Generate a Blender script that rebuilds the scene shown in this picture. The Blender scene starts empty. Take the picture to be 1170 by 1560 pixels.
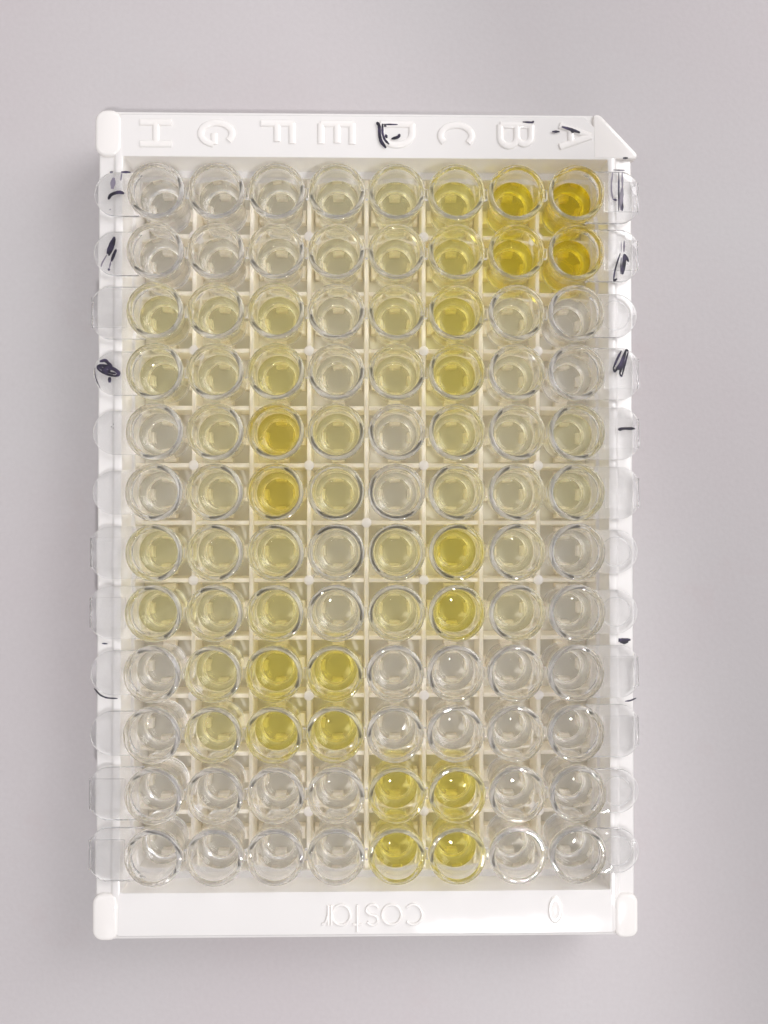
import bpy, math, random
from mathutils import Vector, Matrix

# ------------------------------------------------------------------ camera, world, lamps, exposure
S = 0.1                      # everything is measured in millimetres; 1 Blender unit = 1 cm
RIM = 14.35                  # height of the well rims over the table
D = 145.0                    # camera height over the rims
scn = bpy.context.scene
col = scn.collection
random.seed(7)

cam_d = bpy.data.cameras.new('camera')
cam = bpy.data.objects.new('camera', cam_d); col.objects.link(cam)
cam.location = (-0.2708*S, -0.6865*S, (RIM + D)*S)
cam.rotation_euler = (0.0155, -0.0198, -0.0002)
cam_d.sensor_fit = 'VERTICAL'; cam_d.sensor_height = 36
cam_d.lens = 36*1482.92/1560
cam_d.clip_start = 0.05; cam_d.clip_end = 4000
scn.camera = cam

world = bpy.data.worlds.new('World'); scn.world = world
world.use_nodes = True
wn = world.node_tree
bg = wn.nodes['Background']
bg.inputs['Color'].default_value = (0.99, 0.96, 0.985, 1)
bg.inputs['Strength'].default_value = 0.43

def area(name, loc, target, sx, sy, power, color):
    l = bpy.data.lights.new(name, 'AREA'); l.shape = 'RECTANGLE'; l.size = sx; l.size_y = sy
    l.energy = power; l.color = color
    o = bpy.data.objects.new(name, l); col.objects.link(o)
    o.location = loc
    o.rotation_euler = (Vector(target) - Vector(loc)).to_track_quat('-Z', 'Y').to_euler()
    return o
LC = (1.0, 0.982, 1.0)
area('ceiling_light_left', (-120, 0, 200), (0, 0, 0), 100, 100, 24000, LC)
area('ceiling_light_right', (125, 20, 200), (0, 0, 0), 100, 100, 33000, LC)
area('ceiling_light_far', (15, 175, 195), (0, 0, 0), 110, 90, 27000, LC)
area('ceiling_light_near', (5, -175, 195), (0, 0, 0), 110, 90, 27000, LC)
area('added_side_light', (38, 27, 36), (2, 2, 0), 30, 36, 18500, LC)  # side light from the right, added close so its falloff imitates shading on the bench
# added spotlight: its cone edge imitates a cast shadow's edge beside the plate
sp = bpy.data.lights.new('shadow_edge_spot', 'SPOT'); sp.energy = 140000; sp.spot_size = math.radians(60); sp.spot_blend = 0.009
sp.shadow_soft_size = 1.8; sp.color = LC
spo = bpy.data.objects.new('shadow_edge_spot', sp); col.objects.link(spo)
SP = Vector((17.0, -41.0, 100.0)); P1 = Vector((4.75, -2.3, 0)); P2 = Vector((6.1, -8.4, 0))
d_ = ((P1+P2)*0.5 - SP).normalized(); nl = (P1-SP).cross(P2-SP).normalized()
if nl.x > 0: nl = -nl
spo.location = SP
spo.rotation_euler = (d_*math.cos(math.radians(30)) + nl*math.sin(math.radians(30))).to_track_quat('-Z', 'Y').to_euler()

scn.view_settings.view_transform = 'Standard'
scn.view_settings.look = 'None'
scn.view_settings.exposure = 0.08
scn.view_settings.gamma = 1
cy = scn.cycles
cy.max_bounces = 80; cy.diffuse_bounces = 24; cy.glossy_bounces = 32
cy.transmission_bounces = 80; cy.transparent_max_bounces = 12; cy.volume_bounces = 0
cy.caustics_reflective = True; cy.caustics_refractive = True
cy.blur_glossy = 0.0; cy.sample_clamp_indirect = 12.0
cy.use_denoising = True
try: cy.denoiser = 'OPENIMAGEDENOISE'
except Exception: pass

# ------------------------------------------------------------------ materials
def new_mat(name):
    m = bpy.data.materials.new(name); m.use_nodes = True
    nt = m.node_tree; nt.nodes.clear()
    out = nt.nodes.new('ShaderNodeOutputMaterial')
    return m, nt, out

def noise_bump(nt, scale, strength, dist, detail=3):
    tc = nt.nodes.new('ShaderNodeTexCoord'); n = nt.nodes.new('ShaderNodeTexNoise')
    n.inputs['Scale'].default_value = scale; n.inputs['Detail'].default_value = detail
    b = nt.nodes.new('ShaderNodeBump'); b.inputs['Strength'].default_value = strength
    b.inputs['Distance'].default_value = dist
    nt.links.new(tc.outputs['Object'], n.inputs['Vector'])
    nt.links.new(n.outputs['Fac'], b.inputs['Height'])
    return n, b

SSS = 0.35
def white_plastic(name, base, trans, rough, tfac):
    m, nt, out = new_mat(name)
    p = nt.nodes.new('ShaderNodeBsdfPrincipled')
    p.inputs['Base Color'].default_value = (*base, 1)
    p.inputs['Roughness'].default_value = rough
    p.inputs['IOR'].default_value = 1.5
    p.inputs['Subsurface Weight'].default_value = 0.0
    p.inputs['Subsurface Radius'].default_value = (1, .88, .7)
    p.inputs['Subsurface Scale'].default_value = SSS
    p.inputs['Coat Weight'].default_value = 0.6; p.inputs['Coat Roughness'].default_value = 0.05
    n, b = noise_bump(nt, 0.9, 0.8, 0.03, 2)
    nt.links.new(b.outputs['Normal'], p.inputs['Coat Normal'])
    nt.links.new(b.outputs['Normal'], p.inputs['Normal'])
    t = nt.nodes.new('ShaderNodeBsdfTranslucent'); t.inputs['Color'].default_value = (*trans, 1)
    mx = nt.nodes.new('ShaderNodeMixShader'); mx.inputs['Fac'].default_value = tfac
    nt.links.new(p.outputs[0], mx.inputs[1]); nt.links.new(t.outputs[0], mx.inputs[2])
    nt.links.new(mx.outputs[0], out.inputs['Surface'])
    return m
M_frame = white_plastic('white_plastic', (0.95, 0.93, 0.91), (0.97, 0.945, 0.88), 0.16, 0.2)
M_rib = white_plastic('thin_white_plastic', (0.96, 0.935, 0.875), (0.98, 0.955, 0.89), 0.3, 0.5)

M_floor = white_plastic('added_floor_plastic', (0.65, 0.63, 0.56), (0.97, 0.95, 0.9), 0.5, 0.0)  # pale tan for the floor added to brighten the cells
def clear_plastic(name, color, ior, rough=0.0):
    m, nt, out = new_mat(name)
    g = nt.nodes.new('ShaderNodeBsdfGlass')
    g.inputs['Color'].default_value = (*color, 1); g.inputs['IOR'].default_value = ior
    g.inputs['Roughness'].default_value = rough
    nt.links.new(g.outputs[0], out.inputs['Surface'])
    return m
M_clear = clear_plastic('clear_polystyrene', (1, 1, 1), 1.5)

# the tabs are the same plastic with a finely textured, slightly milky face
m, nt, out = new_mat('textured_clear_polystyrene'); M_tab = m
g = nt.nodes.new('ShaderNodeBsdfGlass'); g.inputs['IOR'].default_value = 1.5; g.inputs['Roughness'].default_value = 0.03
g.inputs['Color'].default_value = (1, 1, 1, 1)
d = nt.nodes.new('ShaderNodeBsdfDiffuse'); d.inputs['Color'].default_value = (0.9, 0.89, 0.89, 1)
mx = nt.nodes.new('ShaderNodeMixShader'); mx.inputs['Fac'].default_value = 0.09
nt.links.new(g.outputs[0], mx.inputs[1]); nt.links.new(d.outputs[0], mx.inputs[2])
n, b = noise_bump(nt, 5, 0.15, 0.02); nt.links.new(b.outputs['Normal'], g.inputs['Normal'])
nt.links.new(mx.outputs[0], out.inputs['Surface'])

def liquid_mat(c):
    m, nt, out = new_mat('assay_liquid')
    g = nt.nodes.new('ShaderNodeBsdfGlass')
    g.inputs['Color'].default_value = (1, 1, 1, 1); g.inputs['IOR'].default_value = 1.33
    g.inputs['Roughness'].default_value = 0
    nt.links.new(g.outputs[0], out.inputs['Surface'])
    v = nt.nodes.new('ShaderNodeVolumeAbsorption')
    v.inputs['Color'].default_value = (0.985, 0.905 if 1.05 < c < 1.2 else 0.93, 0.0, 1)
    v.inputs['Density'].default_value = max(c, 0.004)*1.7
    nt.links.new(v.outputs[0], out.inputs['Volume'])
    return m

m, nt, out = new_mat('marker_ink'); M_ink = m
p = nt.nodes.new('ShaderNodeBsdfPrincipled')
p.inputs['Roughness'].default_value = 0.4
n, b = noise_bump(nt, 9, 0.0, 0.01)
r = nt.nodes.new('ShaderNodeValToRGB')
r.color_ramp.elements[0].position = 0.42; r.color_ramp.elements[0].color = (0.012, 0.010, 0.020, 1)
r.color_ramp.elements[1].position = 0.68; r.color_ramp.elements[1].color = (0.06, 0.045, 0.10, 1)
nt.links.new(n.outputs['Fac'], r.inputs['Fac']); nt.links.new(r.outputs[0], p.inputs['Base Color'])
nt.links.new(p.outputs[0], out.inputs['Surface'])

m, nt, out = new_mat('faded_marker_ink'); M_ink_faint = m
p = nt.nodes.new('ShaderNodeBsdfPrincipled'); p.inputs['Roughness'].default_value = 0.4
p.inputs['Base Color'].default_value = (0.22, 0.19, 0.26, 1)
p.inputs['Alpha'].default_value = 0.6
nt.links.new(p.outputs[0], out.inputs['Surface'])

m, nt, out = new_mat('grey_bench_top'); M_table = m
p = nt.nodes.new('ShaderNodeBsdfPrincipled'); p.inputs['Roughness'].default_value = 0.55
tc = nt.nodes.new('ShaderNodeTexCoord')
n1 = nt.nodes.new('ShaderNodeTexNoise'); n1.inputs['Scale'].default_value = 0.16; n1.inputs['Detail'].default_value = 4
n2 = nt.nodes.new('ShaderNodeTexNoise'); n2.inputs['Scale'].default_value = 14; n2.inputs['Detail'].default_value = 3
r = nt.nodes.new('ShaderNodeValToRGB')
r.color_ramp.elements[0].position = 0.3; r.color_ramp.elements[0].color = (0.515, 0.475, 0.482, 1)
r.color_ramp.elements[1].position = 0.7; r.color_ramp.elements[1].color = (0.530, 0.512, 0.512, 1)
mx = nt.nodes.new('ShaderNodeMixRGB'); mx.blend_type = 'OVERLAY'; mx.inputs['Fac'].default_value = 0.05
nt.links.new(tc.outputs['Object'], n1.inputs['Vector']); nt.links.new(tc.outputs['Object'], n2.inputs['Vector'])
nt.links.new(n1.outputs['Fac'], r.inputs['Fac'])
nt.links.new(r.outputs[0], mx.inputs['Color1']); nt.links.new(n2.outputs['Fac'], mx.inputs['Color2'])
# faint pinkish stains and a few specks of dirt
n3 = nt.nodes.new('ShaderNodeTexNoise'); n3.inputs['Scale'].default_value = 0.5; n3.inputs['Detail'].default_value = 6; n3.inputs['Roughness'].default_value = 0.7
r3 = nt.nodes.new('ShaderNodeValToRGB')
r3.color_ramp.elements[0].position = 0.60; r3.color_ramp.elements[0].color = (0, 0, 0, 1)
r3.color_ramp.elements[1].position = 0.74; r3.color_ramp.elements[1].color = (0.32, 0.32, 0.32, 1)
mx3 = nt.nodes.new('ShaderNodeMixRGB'); mx3.inputs['Color2'].default_value = (0.50, 0.42, 0.42, 1)
vo = nt.nodes.new('ShaderNodeTexVoronoi'); vo.inputs['Scale'].default_value = 0.55; vo.feature = 'F1'
lt = nt.nodes.new('ShaderNodeMath'); lt.operation = 'LESS_THAN'; lt.inputs[1].default_value = 0.012
mx4 = nt.nodes.new('ShaderNodeMixRGB'); mx4.inputs['Color2'].default_value = (0.16, 0.14, 0.14, 1)
for a_ in (n3, vo): nt.links.new(tc.outputs['Object'], a_.inputs['Vector'])
nt.links.new(n3.outputs['Fac'], r3.inputs['Fac']); nt.links.new(r3.outputs[0], mx3.inputs['Fac'])
nt.links.new(mx.outputs[0], mx3.inputs['Color1']); nt.links.new(vo.outputs['Distance'], lt.inputs[0])
nt.links.new(lt.outputs[0], mx4.inputs['Fac']); nt.links.new(mx3.outputs[0], mx4.inputs['Color1'])
nt.links.new(mx4.outputs[0], p.inputs['Base Color'])
b = nt.nodes.new('ShaderNodeBump'); b.inputs['Strength'].default_value = 0.12; b.inputs['Distance'].default_value = 0.02
nt.links.new(n2.outputs['Fac'], b.inputs['Height']); nt.links.new(b.outputs['Normal'], p.inputs['Normal'])
nt.links.new(p.outputs[0], out.inputs['Surface'])

m, nt, out = new_mat('dark_speck'); M_speck = m
p = nt.nodes.new('ShaderNodeBsdfPrincipled'); p.inputs['Base Color'].default_value = (0.05, 0.045, 0.045, 1)
nt.links.new(p.outputs[0], out.inputs['Surface'])

# ------------------------------------------------------------------ mesh helpers (millimetres in, units out)
class MB:
    def __init__(s): s.v = []; s.f = []
    def vert(s, x, y, z): s.v.append((x*S, y*S, z*S)); return len(s.v)-1
    def loop(s, pts, z): return [s.vert(x, y, z) for x, y in pts]
    def bridge(s, a, b):
        n = len(a)
        for i in range(n): s.f.append((a[i], a[(i+1) % n], b[(i+1) % n], b[i]))
    def cap(s, a, up=True): s.f.append(tuple(a) if up else tuple(reversed(a)))
    def mesh(s, name, mat, smooth=None):
        me = bpy.data.meshes.new(name); me.from_pydata(s.v, [], s.f); me.materials.append(mat)
        if smooth:
            me.polygons.foreach_set('use_smooth', [True]*len(me.polygons))
            if smooth < 180: me.set_sharp_from_angle(angle=math.radians(smooth))
        me.update(); return me

def link(name, me, parent=None, loc=(0, 0, 0), rz=0.0, label=None):
    o = bpy.data.objects.new(name, me); col.objects.link(o)
    o.location = (loc[0]*S, loc[1]*S, loc[2]*S); o.rotation_euler = (0, 0, rz)
    if parent: o.parent = parent
    if label: o['label'] = label
    return o

def offset_in(poly, d):
    n = len(poly); res = []
    for i in range(n):
        p0 = Vector(poly[i-1]); p1 = Vector(poly[i]); p2 = Vector(poly[(i+1) % n])
        a = (p1-p0); b = (p2-p1)
        if a.length < 1e-6: a = b
        if b.length < 1e-6: b = a
        a.normalize(); b.normalize()
        na = Vector((-a.y, a.x)); nb = Vector((-b.y, b.x)); m = na+nb
        if m.length < 1e-4: m = na
        m.normalize(); k = d/max(0.4, m.dot(na))
        res.append((p1.x+m.x*k, p1.y+m.y*k))
    return res

def slab(poly, z0, z1, bev, mb=None, bot=True):
    """a solid plate of a counter-clockwise outline, its top edge rounded"""
    mb = mb or MB()
    b0 = mb.loop(offset_in(poly, bev*0.5 if bot else 0), z0)
    l1 = mb.loop(poly, z0 + (bev*0.5 if bot else 0)) if bot else b0
    if bot: mb.bridge(b0, l1)
    prev = l1
    for k in range(0, 4):
        t = k/3*math.pi/2
        l = mb.loop(offset_in(poly, bev*(1-math.cos(t))), z1-bev+bev*math.sin(t))
        mb.bridge(prev, l); prev = l
    mb.cap(prev); mb.cap(b0, False)
    return mb

def arc(cx, cyy, r, a0, a1, n):
    return [(cx+r*math.cos(a0+(a1-a0)*i/n), cyy+r*math.sin(a0+(a1-a0)*i/n)) for i in range(n+1)]

def rrect(x0, y0, x1, y1, r, n=5):
    q = math.pi/2
    return (arc(x1-r, y0+r, r, -q, 0, n) + arc(x1-r, y1-r, r, 0, q, n) +
            arc(x0+r, y1-r, r, q, 2*q, n) + arc(x0+r, y0+r, r, 2*q, 3*q, n))

def revolve(profile, seg=56, closed=True):
    """profile of (r, z), r may be 0 at the ends"""
    mb = MB(); rings = []
    for r, z in profile:
        if r < 1e-6: rings.append([mb.vert(0, 0, z)])
        else: rings.append([mb.vert(r*math.cos(2*math.pi*i/seg), r*math.sin(2*math.pi*i/seg), z) for i in range(seg)])
    for a, b in zip(rings, rings[1:]):
        if len(a) == 1 and len(b) == 1: continue
        for i in range(seg):
            j = (i+1) % seg
            if len(a) == 1: mb.f.append((a[0], b[j], b[i]))
            elif len(b) == 1: mb.f.append((a[i], a[j], b[0]))
            else: mb.f.append((a[i], a[j], b[j], b[i]))
    return mb

# ------------------------------------------------------------------ the bench top
mb = MB(); N = 40; H = 1500.0
xs = [-H+2*H*i/N for i in range(N+1)]
for y in xs:
    for x in xs: mb.vert(x, y, 0)
for j in range(N):
    for i in range(N):
        a = j*(N+1)+i; mb.f.append((a, a+1, a+N+2, a+N+1))
table = link('table', mb.mesh('table', M_table, 180)); table['kind'] = 'structure'
table['label'] = 'smooth pale grey bench top under the plate'

# ------------------------------------------------------------------ the white frame
frame = bpy.data.objects.new('plate_frame', None); col.objects.link(frame)
frame['label'] = 'white plastic frame with raised letters, one chamfered corner and open grid, holding the clear strips'
frame['category'] = 'plate frame'
TOP = 11.9; GRID = RIM-7.73

def corner_loop(hx, hy, r, ch, n=6):
    q = math.pi/2; pts = []
    pts += arc(hx-r, -hy+r, r, -q, 0, n)
    if ch: pts += [(hx-ch*i/n, hy-ch+ch*i/n) for i in range(n+1)]
    else: pts += arc(hx-r, hy-r, r, 0, q, n)
    pts += arc(-hx+r, hy-r, r, q, 2*q, n)
    pts += arc(-hx+r, -hy+r, r, 2*q, 3*q, n)
    return pts
def band_loop(hx, hy, r, ch, dx=0): return corner_loop(hx, hy, r, ch)
mb = MB(); spec = [
    (41.2, 62.9, 2.2, 6.0, 0.0), (41.2, 62.9, 2.2, 6.0, 1.6), (40.7, 62.5, 2.0, 5.9, 1.9), (40.7, 62.6, 2.0, 5.9, 10.6),
    (40.68, 62.6, 2.0, 5.9, 11.1), (40.5, 62.5, 1.9, 5.8, 11.33), (40.25, 62.35, 1.8, 5.7, 11.40),
    (38.5, 62.2, 1.4, 4.9, 11.42), (38.3, 62.1, 1.3, 4.8, 11.5), (38.1, 62.0, 1.2, 4.7, 11.8), (37.9, 61.9, 1.1, 4.6, TOP),
    (37.1, 55.8, 0.35, 0, TOP), (36.95, 55.6, 0.3, 0, 11.82), (36.88, 55.52, 0.3, 0, 11.5),
    (36.75, 55.35, 0.3, 0, GRID+0.15), (36.65, 55.25, 0.25, 0, GRID), (36.2, 54.2, 0.2, 0, GRID), (36.1, 54.1, 0.2, 0, GRID-0.15),
    (36.0, 54.0, 0.2, 0, 0.0)]
prev = None; first = None
for hx, hy, r, ch, z in spec:
    l = mb.loop(corner_loop(hx, hy, r, ch), z)
    if prev: mb.bridge(prev, l)
    else: first = l
    prev = l
mb.bridge(prev, first)
link('frame_body', mb.mesh('frame_body', M_frame, 35), frame)

def crowned_pad(x0, y0, x1, y1, r, name='corner_pad'):
    poly = rrect(x0, y0, x1, y1, r)
    mb = slab(poly, 9.6, 12.05, 0.5)
    return link(name, mb.mesh(name, M_frame, 40), frame)
crowned_pad(-41.15, 55.5, -37.1, 62.62, 1.7)
crowned_pad(-41.05, -62.6, -37.1, -55.6, 1.5)
crowned_pad(37.5, -62.8, 41.1, -56.2, 1.3)
nc = [(34.75, 55.9), (34.95, 55.7), (40.8, 55.65), (41.2, 55.75), (41.42, 56.05), (41.4, 56.4), (41.2, 56.75), (36.0, 62.2), (35.6, 62.42), (35.2, 62.46), (34.9, 62.4), (34.75, 62.2)]
link('chamfered_corner', slab(nc, 10.2, 11.95, 0.22).mesh('chamfered_corner', M_frame, 40), frame,
     label='triangular chamfered corner pad')
BAND = TOP

# floor added under the open cells to brighten them
mb = slab([(-35.95, -53.95), (35.95, -53.95), (35.95, 53.95), (-35.95, 53.95)], 0.15, 0.6, 0.05)
link('added_cell_floor', mb.mesh('added_cell_floor', M_floor, 40), frame)

# grid of ribs
def rib_mesh(length, along_x, w=0.33, ztop=GRID):
    mb = MB(); h = length/2
    prof = [(-w-0.08, 0.61), (-w, ztop-0.12), (-w+0.1, ztop), (w-0.1, ztop), (w, ztop-0.12), (w+0.08, 0.61)]
    ends = []
    for s in (-h, h):
        ends.append([mb.vert(*((s, -p[0], p[1]) if along_x else (p[0], s, p[1]))) for p in prof])
    n = len(prof)
    for i in range(n): mb.f.append((ends[0][i], ends[0][(i+1) % n], ends[1][(i+1) % n], ends[1][i]))
    mb.f.append(tuple(reversed(ends[0]))); mb.f.append(tuple(ends[1]))
    return mb.mesh('rib', M_rib)
me_long = rib_mesh(107.9, False, ztop=GRID+0.02)
for k in range(-3, 4): link('rib', me_long, frame, (9*k, 0, 0))
me_short = rib_mesh(8.16, True, ztop=GRID-0.03)
me_edge = rib_mesh(8.57, True, ztop=GRID-0.03)
for j in range(-5, 6):
    for i in range(8):
        x = -31.5+9*i
        if i == 0: link('rib', me_edge, frame, (x-0.2, 9*j, 0))
        elif i == 7: link('rib', me_edge, frame, (x+0.2, 9*j, 0))
        else: link('rib', me_short, frame, (x, 9*j, 0))
me_post = revolve([(0, 0.61), (0.8, 0.61), (0.78, GRID+0.22), (0.68, GRID+0.3), (0, GRID+0.32)], 20).mesh('post', M_frame, 40)
for x in (-27, -9, 9, 27):
    for y in (-45, -27, -9, 9, 27, 45): link('post', me_post, frame, (x, y, 0))
link('post', me_post, frame, (0, 0, 0))

# two-millimetre rests at the middle of each side of every cell, which the well bottoms sit on
rests = MB()
one = slab([(2.45, -1.0), (3.73, -1.0), (3.73, 1.0), (2.45, 1.0)], 0.61, 2.65, 0.1)
for j in range(12):
    for i in range(8):
        for k in range(4):
            base = len(rests.v); c_, s_ = round(math.cos(k*math.pi/2)), round(math.sin(k*math.pi/2))
            rests.v += [(x*c_-y*s_+(-31.5+9*i)*S, x*s_+y*c_+(49.5-9*j)*S, z) for x, y, z in one.v]
            rests.f += [tuple(q+base for q in f) for f in one.f]
o = link('well_rests', rests.mesh('well_rests', M_rib, 40), frame); o['kind'] = 'stuff'

# raised lettering: strokes with a rounded section, half sunk in the band
def stroke(mb, pts, w, z0, h, closed=False):
    P = [Vector(p) for p in pts]; n = len(P); secs = []
    for i in range(n):
        if closed: t = P[(i+1) % n]-P[i-1]
        else: t = P[min(i+1, n-1)]-P[max(i-1, 0)]
        t.normalize(); nrm = Vector((-t.y, t.x))
        row = []
        for a, zz in ((-1, -0.1), (-0.9, 0.55), (-0.55, 0.95), (0, 1), (0.55, 0.95), (0.9, 0.55), (1, -0.1)):
            q = P[i]+nrm*(a*w/2); row.append(mb.vert(q.x, q.y, z0+zz*h))
        secs.append(row)
    for i in range(n if closed else n-1):
        a = secs[i]; b = secs[(i+1) % n]
        for k in range(6): mb.f.append((a[k], a[k+1], b[k+1], b[k]))
    if not closed:
        mb.f.append(tuple(secs[0])); mb.f.append(tuple(reversed(secs[-1])))
def ellipse(cx, cyy, rx, ry, a0, a1, n=18):
    return [(cx+rx*math.cos(math.radians(a0+(a1-a0)*i/n)), cyy+ry*math.sin(math.radians(a0+(a1-a0)*i/n))) for i in range(n+1)]
# glyphs in a box u 0..1 (width) v 0..1 (height)
G = {
 'A': [[(0, 0), (0.5, 1)], [(0.5, 1), (1, 0)], [(0.2, 0.36), (0.8, 0.36)]],
 'B': [[(0, 0), (0, 1)], [(0, 1), (0.55, 1)] + ellipse(0.55, 0.77, 0.33, 0.23, 90, -90, 8) + [(0, 0.54)],
       [(0.55, 0.54)] + ellipse(0.6, 0.27, 0.38, 0.27, 90, -90, 8) + [(0, 0)]],
 'C': [ellipse(0.52, 0.5, 0.5, 0.5, 50, 310)],
 'D': [[(0, 0), (0, 1)], [(0, 1), (0.45, 1)] + ellipse(0.45, 0.5, 0.52, 0.5, 90, -90, 14) + [(0, 0)]],
 'E': [[(0, 0), (0, 1)], [(0, 1), (0.95, 1)], [(0, 0.52), (0.9, 0.52)], [(0, 0), (0.95, 0)]],
 'F': [[(0, 0), (0, 1)], [(0, 1), (0.95, 1)], [(0, 0.52), (0.85, 0.52)]],
 'G': [ellipse(0.5, 0.5, 0.5, 0.5, 50, 350), [(1.0, 0.43), (0.5, 0.43)]],
 'H': [[(0, 0), (0, 1)], [(1, 0), (1, 1)], [(0, 0.5), (1, 0.5)]],
}
for k, ch in enumerate('HGFEDCBA'):
    x0 = -34.3+9.12*k; hgt = 4.75; wid = 3.3; y0 = 60.75
    mb = MB()
    for st in G[ch]:                       # turned a quarter clockwise: up in the letter is +x here
        stroke(mb, [(x0 + v*hgt, y0 - u*wid) for u, v in st], 1.1, BAND, 0.24)
    link('raised_letter', mb.mesh('letter_'+ch, M_frame, 60), frame, label='raised letter '+ch+' lying on its side')
C_ = {
 'c': (1.0, [ellipse(0.5, 0.5, 0.5, 0.5, 45, 315)]),
 'o': (1.05, [ellipse(0.5, 0.5, 0.5, 0.5, 0, 360, 26)]),
 's': (0.75, [ellipse(0.5, 0.76, 0.4, 0.25, 20, 250, 12) + ellipse(0.5, 0.25, 0.44, 0.26, 70, -160, 12)]),
 't': (0.6, [[(0.5, 1.35), (0.5, 0.0)], [(0.1, 0.98), (0.9, 0.98)]]),
 'a': (1.05, [ellipse(0.5, 0.5, 0.48, 0.5, 0, 360, 26), [(1.0, 1.0), (1.0, 0.0)]]),
 'r': (0.55, [[(0.05, 0.0), (0.05, 1.0)], ellipse(0.62, 0.45, 0.5, 0.5, 170, 80, 8)]),
}
xc = 8.4                                    # the word reads upside down: starts at the right, runs to the left
for ch in 'costar':
    w, sts = C_[ch]; mb = MB(); wd = w*2.75
    for st in sts:
        stroke(mb, [(xc - u*wd, -57.5 - v*3.0) for u, v in st], 0.42, BAND, 0.26)
    link('raised_letter', mb.mesh('word_'+ch, M_frame, 60), frame, label='small raised letter '+ch+' of the upside-down word costar')
    xc -= wd + (0.42 if ch not in 't' else 0.15)
# moulding mark: a shallow oval blister on the plain band
mb = MB(); rings = []
ov = revolve([(1.05, BAND-0.05), (1.0, BAND+0.14), (0.8, BAND+0.26), (0.55, BAND+0.14), (0, BAND+0.08)], 28).mesh('moulding_mark', M_frame, 180)
o = link('moulding_mark', ov, frame, (28.5, -58.5, 0)); o.scale = (1.05, 2.1, 1)

# ------------------------------------------------------------------ ink strokes (z in mm on top of what carries them)
def ink(strokes, z, parent, name='ink_mark', mat=None, label=None, inv=None):
    if not label and len(strokes) > 1:
        for q, st in enumerate(strokes): ink([st], z+0.004*q, parent, name, mat, None, inv)
        return
    """strokes: list of (points, width) with absolute plate coordinates in mm"""
    mb = MB()
    for q, (pts, w) in enumerate(strokes):
        P = [Vector(p) for p in pts]; dense = []
        for a, b_ in zip(P, P[1:]):
            for i in range(6): dense.append(a.lerp(b_, i/6))
        dense.append(P[-1])
        for _ in range(3): dense = [dense[0]] + [(dense[i-1]+dense[i]*2+dense[i+1])/4 for i in range(1, len(dense)-1)] + [dense[-1]]
        n = len(dense); zz = z + 0.004*q
        rows = []
        for i, p in enumerate(dense):
            t = dense[min(i+1, n-1)]-dense[max(i-1, 0)]; t.normalize(); nn = Vector((-t.y, t.x))
            e = min(i, n-1-i); wt = w/2*(0.5+0.5*min(1, e/3))*(0.9+0.2*random.random())
            l = p+nn*wt; r_ = p-nn*wt
            rows.append((mb.vert(l.x, l.y, zz), mb.vert(r_.x, r_.y, zz), mb.vert(l.x, l.y, zz+0.015), mb.vert(r_.x, r_.y, zz+0.015)))
        for a, b_ in zip(rows, rows[1:]):
            mb.f += [(a[2], a[3], b_[3], b_[2]), (a[0], b_[0], b_[1], a[1]), (a[0], a[2], b_[2], b_[0]), (a[1], b_[1], b_[3], a[3])]
    me = mb.mesh(name, mat or M_ink)
    if inv is not None: me.transform(inv)
    return link(name, me, parent, label=label)

# ------------------------------------------------------------------ strips
# one well: outer wall up, over the rim, inner wall down
def bez(pts): return pts
BOT = [(1.6, 3.5), (1.98, 3.55), (2.34, 3.7), (2.66, 3.94), (2.90, 4.26), (3.04, 4.62), (3.11, 5.0)]     # curve where floor turns to wall
WELL = [(0, 2.75), (2.2, 2.75), (2.65, 2.83), (3.02, 3.05), (3.28, 3.4), (3.42, 3.85), (3.45, 4.3), (3.92, 12.5), (4.02, 12.95), (4.2, 13.3),
        (4.27, 13.6), (4.28, 14.12), (4.22, 14.28), (4.08, 14.35), (3.62, 14.35), (3.5, 14.3), (3.43, 14.18), (3.40, 13.9),
        (3.34, 12.0)] + BOT[::-1] + [(0, 3.5)]
me_well = revolve(WELL, 64).mesh('well', M_clear, 50)
def inner_r(z): return 3.11+(z-5.0)*(3.34-3.11)/7.0

def liquid_mesh(c, zc, amp):
    """liquid with a concave meniscus: zc centre height, amp climb at the wall"""
    prof = [(0, 3.492)] + [(r+0.009, z-0.008) for r, z in BOT]
    zt = zc+amp; prof.append((inner_r(zt)+0.012, zt))
    R = inner_r(zt)+0.012
    for k in range(1, 13):
        t = 1-k/12.0
        prof.append((R*t if k < 12 else 0, zc+amp*(math.exp((t-1)*4.2)-math.exp(-4.2))/(1-math.exp(-4.2))))
    return revolve(prof, 56).mesh('liquid', liquid_mat(c), 50)

def web_mesh():
    return slab([(-0.22, -0.75), (0.22, -0.75), (0.22, 0.75), (-0.22, 0.75)], 12.6, 13.7, 0.12).mesh('web', M_clear, 40)
me_web = web_mesh()

def tab_outline(kind):
    # outline to the left of the end well (centred at x = -31.5), local to the strip
    hw = 3.95 if kind == 'square' else 3.3
    a = math.asin(min(0.98, hw/4.29)); pts = []
    inner = [(-31.5-4.29*math.cos(t), 4.29*math.sin(t)) for t in [(-a+2*a*i/14) for i in range(15)]]   # bottom to top
    pts += inner                                          # y from -hw to +hw
    if kind == 'square':
        pts += [(-38.9, 3.95), (-39.6, 3.75), (-40.3, 3.3), (-40.85, 2.75), (-41.12, 2.2), (-41.15, 1.5),
                (-41.15, -1.5), (-41.12, -2.2), (-40.85, -2.75), (-40.3, -3.3), (-39.6, -3.75), (-38.9, -3.95)]
    else:
        pts += arc(-37.75, 0, 3.3, math.pi/2, math.pi*1.5, 22)
    return pts     # clockwise or not, fixed below
def ccw(p):
    a = sum(p[i-1][0]*p[i][1]-p[i][0]*p[i-1][1] for i in range(len(p)))
    return p if a > 0 else list(reversed(p))
TABTOP = 12.75
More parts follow.
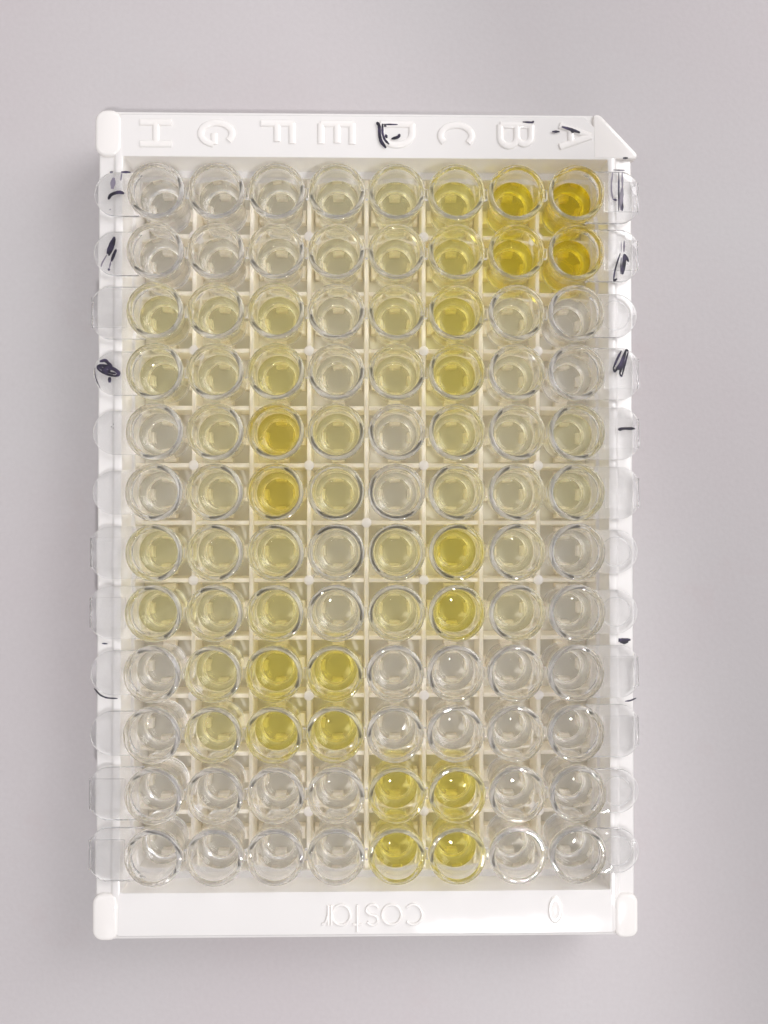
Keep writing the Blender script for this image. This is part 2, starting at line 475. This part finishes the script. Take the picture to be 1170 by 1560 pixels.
me_sq = slab(ccw(tab_outline('square')), 11.95, TABTOP, 0.14).mesh('square_tab', M_tab, 40)
me_rd = slab(ccw(tab_outline('round')), 11.95, TABTOP, 0.14).mesh('round_tab', M_tab, 40)
me_grip = slab(rrect(-41.05, -2.3, -36.0, 2.3, 0.15, 2), TABTOP+0.004, TABTOP+0.22, 0.1).mesh('grip_pad', M_clear, 40)
me_lip = slab(rrect(-41.36, -2.25, -41.17, 2.25, 0.09, 2), 11.0, TABTOP+0.1, 0.08).mesh('lip', M_clear, 40)
me_ring = None
mbr = revolve([(2.1, TABTOP+0.004), (2.3, TABTOP+0.004), (2.28, TABTOP+0.045), (2.12, TABTOP+0.045), (2.1, TABTOP+0.004)], 36)
me_ring = mbr.mesh('embossed_ring', M_tab, 40)

# rows, top of the photograph first; wells from the left (column H) to the right (column A)
rows = [
 # liquid strength                                   square tab side, dx, dy, rz(deg)
 ([.00, .03, .07, .16, .32, .72, 1.9, 2.8], 'R', 0.05, 0.00, 0.0),
 ([.00, .04, .10, .20, .30, .70, 1.7, 2.6], 'R', 0.0, 0.05, 0.05),
 ([.28, .25, .40, .13, .38, .90, .17, .02], 'L', 0.0, 0.0, -0.1),
 ([.25, .22, .52, .13, .34, .80, .17, .02], 'R', 0.0, 0.0, 0.1),
 ([.05, .24, 1.15, .36, .08, .36, .17, .20], 'R', 0.0, 0.0, 0.0),
 ([.05, .22, 1.10, .36, .08, .30, .17, .22], 'R', -0.05, 0.0, 0.0),
 ([.30, .25, .38, .13, .34, .95, .18, .03], 'L', 0.0, 0.05, 0.1),
 ([.33, .25, .42, .13, .34, .92, .17, .03], 'L', -0.05, 0.0, 0.0),
 ([.00, .36, .95, .98, .02, .01, .02, .00], 'R', -0.25, 0.0, 0.0),
 ([.00, .36, .90, .85, .02, .01, .02, .00], 'R', -0.25, 0.0, 0.05),
 ([.00, .00, .00, .00, .95, 1.02, .01, .00], 'L', 0.0, 0.0, 0.0),
 ([.00, .00, .00, .00, 1.0, 1.04, .01, .00], 'L', 0.0, 0.0, 0.05),
]
labels = [
 'clear strip nearest the raised letters, two amber wells at right, thin ink on its tabs',
 'clear strip second below the raised letters, amber right wells, slanted ink strokes on both tabs',
 'clear strip third below the raised letters, its sixth well yellow, no ink on its tabs',
 'clear strip with a black scribbled oval on its left tab and black zigzag at right',
 'clear strip with a strong yellow third well and short black dash on its tab',
 'clear strip with a strong yellow third well and unmarked tabs',
 'clear strip with yellow sixth well, square left tab, just below the central grid post',
 'clear strip with yellow sixth well, directly above the thick black blot on the right rail',
 'clear strip, third and fourth wells yellow, thin black arc around its left tab',
 'clear strip, third and fourth wells yellow, tabs unmarked',
 'clear strip second from the costar word, colourless except yellow fifth and sixth wells',
 'clear strip nearest the costar word, colourless except yellow fifth and sixth wells',
]
strips = []
for j, (lv, side, dx, dy, rz) in enumerate(rows):
    root = bpy.data.objects.new('well_strip', None); col.objects.link(root)
    root['label'] = labels[j]; root['category'] = 'well strip'; root['group'] = 'clear eight well strips set in the white frame'
    flip = side == 'R'
    root.location = (dx*S, (49.5-9*j+dy)*S, 0)
    root.rotation_euler = (0, 0, math.radians(rz) + (math.pi if flip else 0))
    sq = link('square_tab', me_sq, root)
    link('grip_pad', me_grip, sq); link('lip', me_lip, sq)
    rd = link('round_tab', me_rd, root, rz=math.pi)
    if not flip: link('embossed_ring', me_ring, rd, (-37.7, 0, 0))
    for i in range(8):
        xi = -31.5+9*i
        w = link('well', me_well, root, (xi, 0, 0), random.uniform(0, 6.28))
        c = lv[7-i] if flip else lv[i]
        zc = 8.7 + random.uniform(-0.25, 0.25); amp = random.uniform(0.85, 1.1)
        if j == 11 and (7-i if flip else i) == 0: zc = 6.6
        lab = ('clear colourless liquid' if c < 0.1 else 'faint yellow liquid' if c < 0.3 else
               'pale yellow liquid' if c < 0.6 else 'bright yellow liquid' if c < 1.5 else 'deep amber yellow liquid')
        link('liquid', liquid_mesh(c, zc, amp), w, label=lab)
        if i < 7: link('web', me_web, root, (xi+4.5, 0, 0))
    strips.append((root, sq, rd, flip))

# ------------------------------------------------------------------ ink
def on_tab(j, left, strokes, mat=None, label=None, dz=0.0):
    root, sq, rd, flip = strips[j]
    square = (left != flip)
    tab = sq if square else rd
    bpy_m = Matrix.Translation(root.location) @ root.rotation_euler.to_matrix().to_4x4()
    if not square: bpy_m = bpy_m @ Matrix.Rotation(math.pi, 4, 'Z')
    z = TABTOP + (0.24 if square else 0.10) + dz
    ink(strokes, z, tab, mat=mat, label=label, inv=bpy_m.inverted())
on_tab(0, True, [([(-38.65, 52.7), (-38.15, 52.79)], 0.3), ([(-36.94, 52.78), (-35.53, 52.75)], 0.35), ([(-36.46, 49.52), (-37.19, 49.75), (-38.0, 49.54), (-38.54, 49.26), (-38.84, 48.61)], 0.5), ([(-38.59, 47.12), (-38.53, 47.03)], 0.3)], M_ink, None)
on_tab(0, True, [([(-36.81, 52.74), (-36.94, 51.92), (-37.0, 51.45)], 0.2), ([(-38.05, 51.92), (-38.28, 50.22)], 0.8)], M_ink_faint, None)
on_tab(1, True, [([(-37.87, 42.96), (-38.51, 41.6), (-38.97, 40.38)], 0.6), ([(-37.78, 42.69), (-38.24, 41.12), (-38.77, 40.11)], 0.42), ([(-37.63, 41.07), (-37.96, 40.31), (-38.36, 39.23)], 0.45), ([(-38.69, 38.21), (-38.73, 37.84)], 0.4)], M_ink, None)
on_tab(1, True, [([(-39.04, 40.24), (-39.77, 38.95), (-39.9, 38.41)], 0.22), ([(-38.43, 39.23), (-38.62, 38.28)], 0.25)], M_ink_faint, None)
on_tab(3, True, [([(-37.02, 22.24), (-37.23, 22.06), (-37.66, 21.98), (-38.24, 22.04), (-38.9, 22.21), (-39.52, 22.47), (-40.02, 22.79), (-40.32, 23.11), (-40.37, 23.39), (-40.16, 23.58), (-39.73, 23.65), (-39.15, 23.6), (-38.49, 23.43), (-37.87, 23.16), (-37.37, 22.84), (-37.07, 22.52), (-37.02, 22.25)], 0.3), ([(-37.59, 22.39), (-37.93, 22.39), (-38.4, 22.47), (-38.93, 22.64), (-39.44, 22.86), (-39.86, 23.11), (-40.12, 23.34), (-40.18, 23.52), (-40.05, 23.63), (-39.72, 23.64), (-39.26, 23.57), (-38.74, 23.41), (-38.22, 23.19), (-37.79, 22.95), (-37.51, 22.71), (-37.42, 22.52), (-37.54, 22.41)], 0.3), ([(-37.94, 22.06), (-38.36, 22.12), (-38.8, 22.26), (-39.19, 22.44), (-39.48, 22.65), (-39.62, 22.85), (-39.61, 23.03), (-39.43, 23.14), (-39.12, 23.18), (-38.72, 23.15), (-38.28, 23.04), (-37.87, 22.87), (-37.53, 22.67), (-37.33, 22.46), (-37.28, 22.27), (-37.4, 22.13), (-37.66, 22.06)], 0.3), ([(-38.43, 22.82), (-38.52, 22.77), (-38.72, 22.77), (-39.0, 22.84), (-39.31, 22.95), (-39.61, 23.1), (-39.86, 23.25), (-40.02, 23.39), (-40.06, 23.49), (-39.98, 23.55), (-39.79, 23.55), (-39.52, 23.49), (-39.21, 23.38), (-38.91, 23.24), (-38.65, 23.09), (-38.48, 22.94), (-38.43, 22.83)], 0.34), ([(-40.04, 24.16), (-39.17, 24.37), (-38.74, 23.87), (-38.17, 23.46)], 0.5), ([(-38.63, 21.81), (-38.61, 20.99)], 0.35), ([(-38.44, 21.81), (-38.45, 20.99)], 0.35), ([(-40.75, 23.16), (-40.69, 21.8), (-39.96, 20.2)], 0.13)], M_ink, 'black ink scribbled into a filled oval')
on_tab(4, True, [([(-37.94, 14.82), (-37.9, 14.68)], 0.15), ([(-37.97, 14.23), (-37.93, 14.08)], 0.15), ([(-38.25, 14.43), (-38.2, 14.28)], 0.15)], M_ink, None)
on_tab(8, True, [([(-40.66, -24.74), (-39.72, -25.79), (-38.74, -26.19), (-37.16, -26.26)], 0.24)], M_ink, 'thin black ink arc along the tab edge')
on_tab(0, False, [([(37.47, 53.56), (39.21, 53.51)], 0.22), ([(37.52, 49.1), (38.0, 48.91)], 0.4), ([(38.32, 53.19), (38.31, 50.44), (38.29, 47.3)], 0.25), ([(38.89, 48.46), (38.81, 47.3)], 0.4)], M_ink, None)
on_tab(0, False, [([(37.39, 53.18), (37.19, 51.61), (37.18, 50.23), (37.45, 48.93)], 0.25), ([(38.84, 53.19), (38.86, 50.8)], 0.35), ([(38.83, 50.8), (38.68, 49.28), (38.67, 47.44)], 0.6)], M_ink_faint, None)
on_tab(1, False, [([(38.51, 40.85), (37.96, 39.27), (37.62, 38.04), (37.43, 36.61)], 0.25), ([(37.43, 36.61), (38.02, 36.98)], 0.4), ([(39.13, 40.78), (39.05, 39.27), (38.77, 37.63)], 0.55), ([(39.3, 40.69), (39.19, 39.28), (38.93, 37.73)], 0.35), ([(38.64, 40.23), (38.53, 37.7)], 0.2), ([(39.3, 40.58), (39.74, 39.56)], 0.45)], M_ink, None)
on_tab(1, False, [([(38.65, 42.69), (38.65, 41.05)], 0.12), ([(39.1, 42.7), (39.06, 41.05)], 0.3)], M_ink_faint, None)
on_tab(3, False, [([(38.6, 26.01), (37.94, 24.71), (37.36, 23.36)], 0.35), ([(37.56, 22.74), (38.56, 24.18), (39.32, 26.22)], 0.42), ([(39.32, 26.15), (38.83, 24.52), (38.34, 22.47)], 0.5), ([(39.66, 25.89), (39.17, 24.18), (38.65, 22.07)], 0.3), ([(38.08, 23.12), (38.62, 24.04)], 0.6), ([(37.36, 23.36), (37.56, 22.74)], 0.35), ([(39.34, 26.25), (39.66, 25.89)], 0.35), ([(38.34, 22.47), (38.65, 22.07)], 0.35)], M_ink, 'black ink zigzag')
on_tab(4, False, [([(38.04, 14.08), (38.72, 14.22), (39.68, 14.22), (40.64, 14.22)], 0.42), ([(38.14, 14.0), (38.69, 14.15)], 0.5)], M_ink, 'short black ink dash')
on_tab(8, False, [([(38.93, -26.94), (39.78, -26.84), (40.64, -26.45)], 0.24)], M_ink, 'thin black ink arc at the tab corner')
ink([([(-39.89, -18.22), (-39.06, -18.28)], 0.22)], 11.45, frame, mat=M_ink, label=None)
ink([([(37.72, -17.98), (38.99, -17.89), (40.24, -17.87)], 0.55), ([(38.63, -18.16), (39.89, -18.13)], 0.75), ([(38.94, -18.26), (39.54, -18.27)], 0.5)], 11.45, frame, mat=M_ink, label='thick black ink blot')
ink([([(39.23, 55.73), (39.99, 55.79)], 0.35)], 12.02, frame, mat=M_ink, label=None)
ink([([(1.53, 60.9), (1.94, 60.49), (1.97, 58.92), (2.21, 57.95), (2.95, 56.99)], 0.5), ([(2.42, 60.7), (2.42, 59.19), (2.75, 58.23), (3.43, 57.55)], 0.35), ([(2.55, 60.6), (4.73, 60.59)], 0.25), ([(2.83, 60.48), (2.83, 60.23)], 0.5), ([(2.89, 59.05), (3.09, 58.51)], 0.45), ([(3.78, 58.38), (4.87, 58.66), (5.04, 59.14)], 0.45)], BAND+0.26, frame, mat=M_ink, label='black ink strokes over the raised letter D')
ink([([(23.83, 61.15), (25.38, 61.06), (25.48, 61.32)], 0.3)], BAND+0.26, frame, mat=M_ink, label=None)
ink([([(28.31, 59.69), (29.5, 59.7)], 0.38), ([(29.82, 60.47), (31.46, 59.97), (32.6, 59.57)], 0.45), ([(31.23, 59.89), (31.74, 59.71)], 0.7)], BAND+0.26, frame, mat=M_ink, label='black ink dashes over the raised letter A')
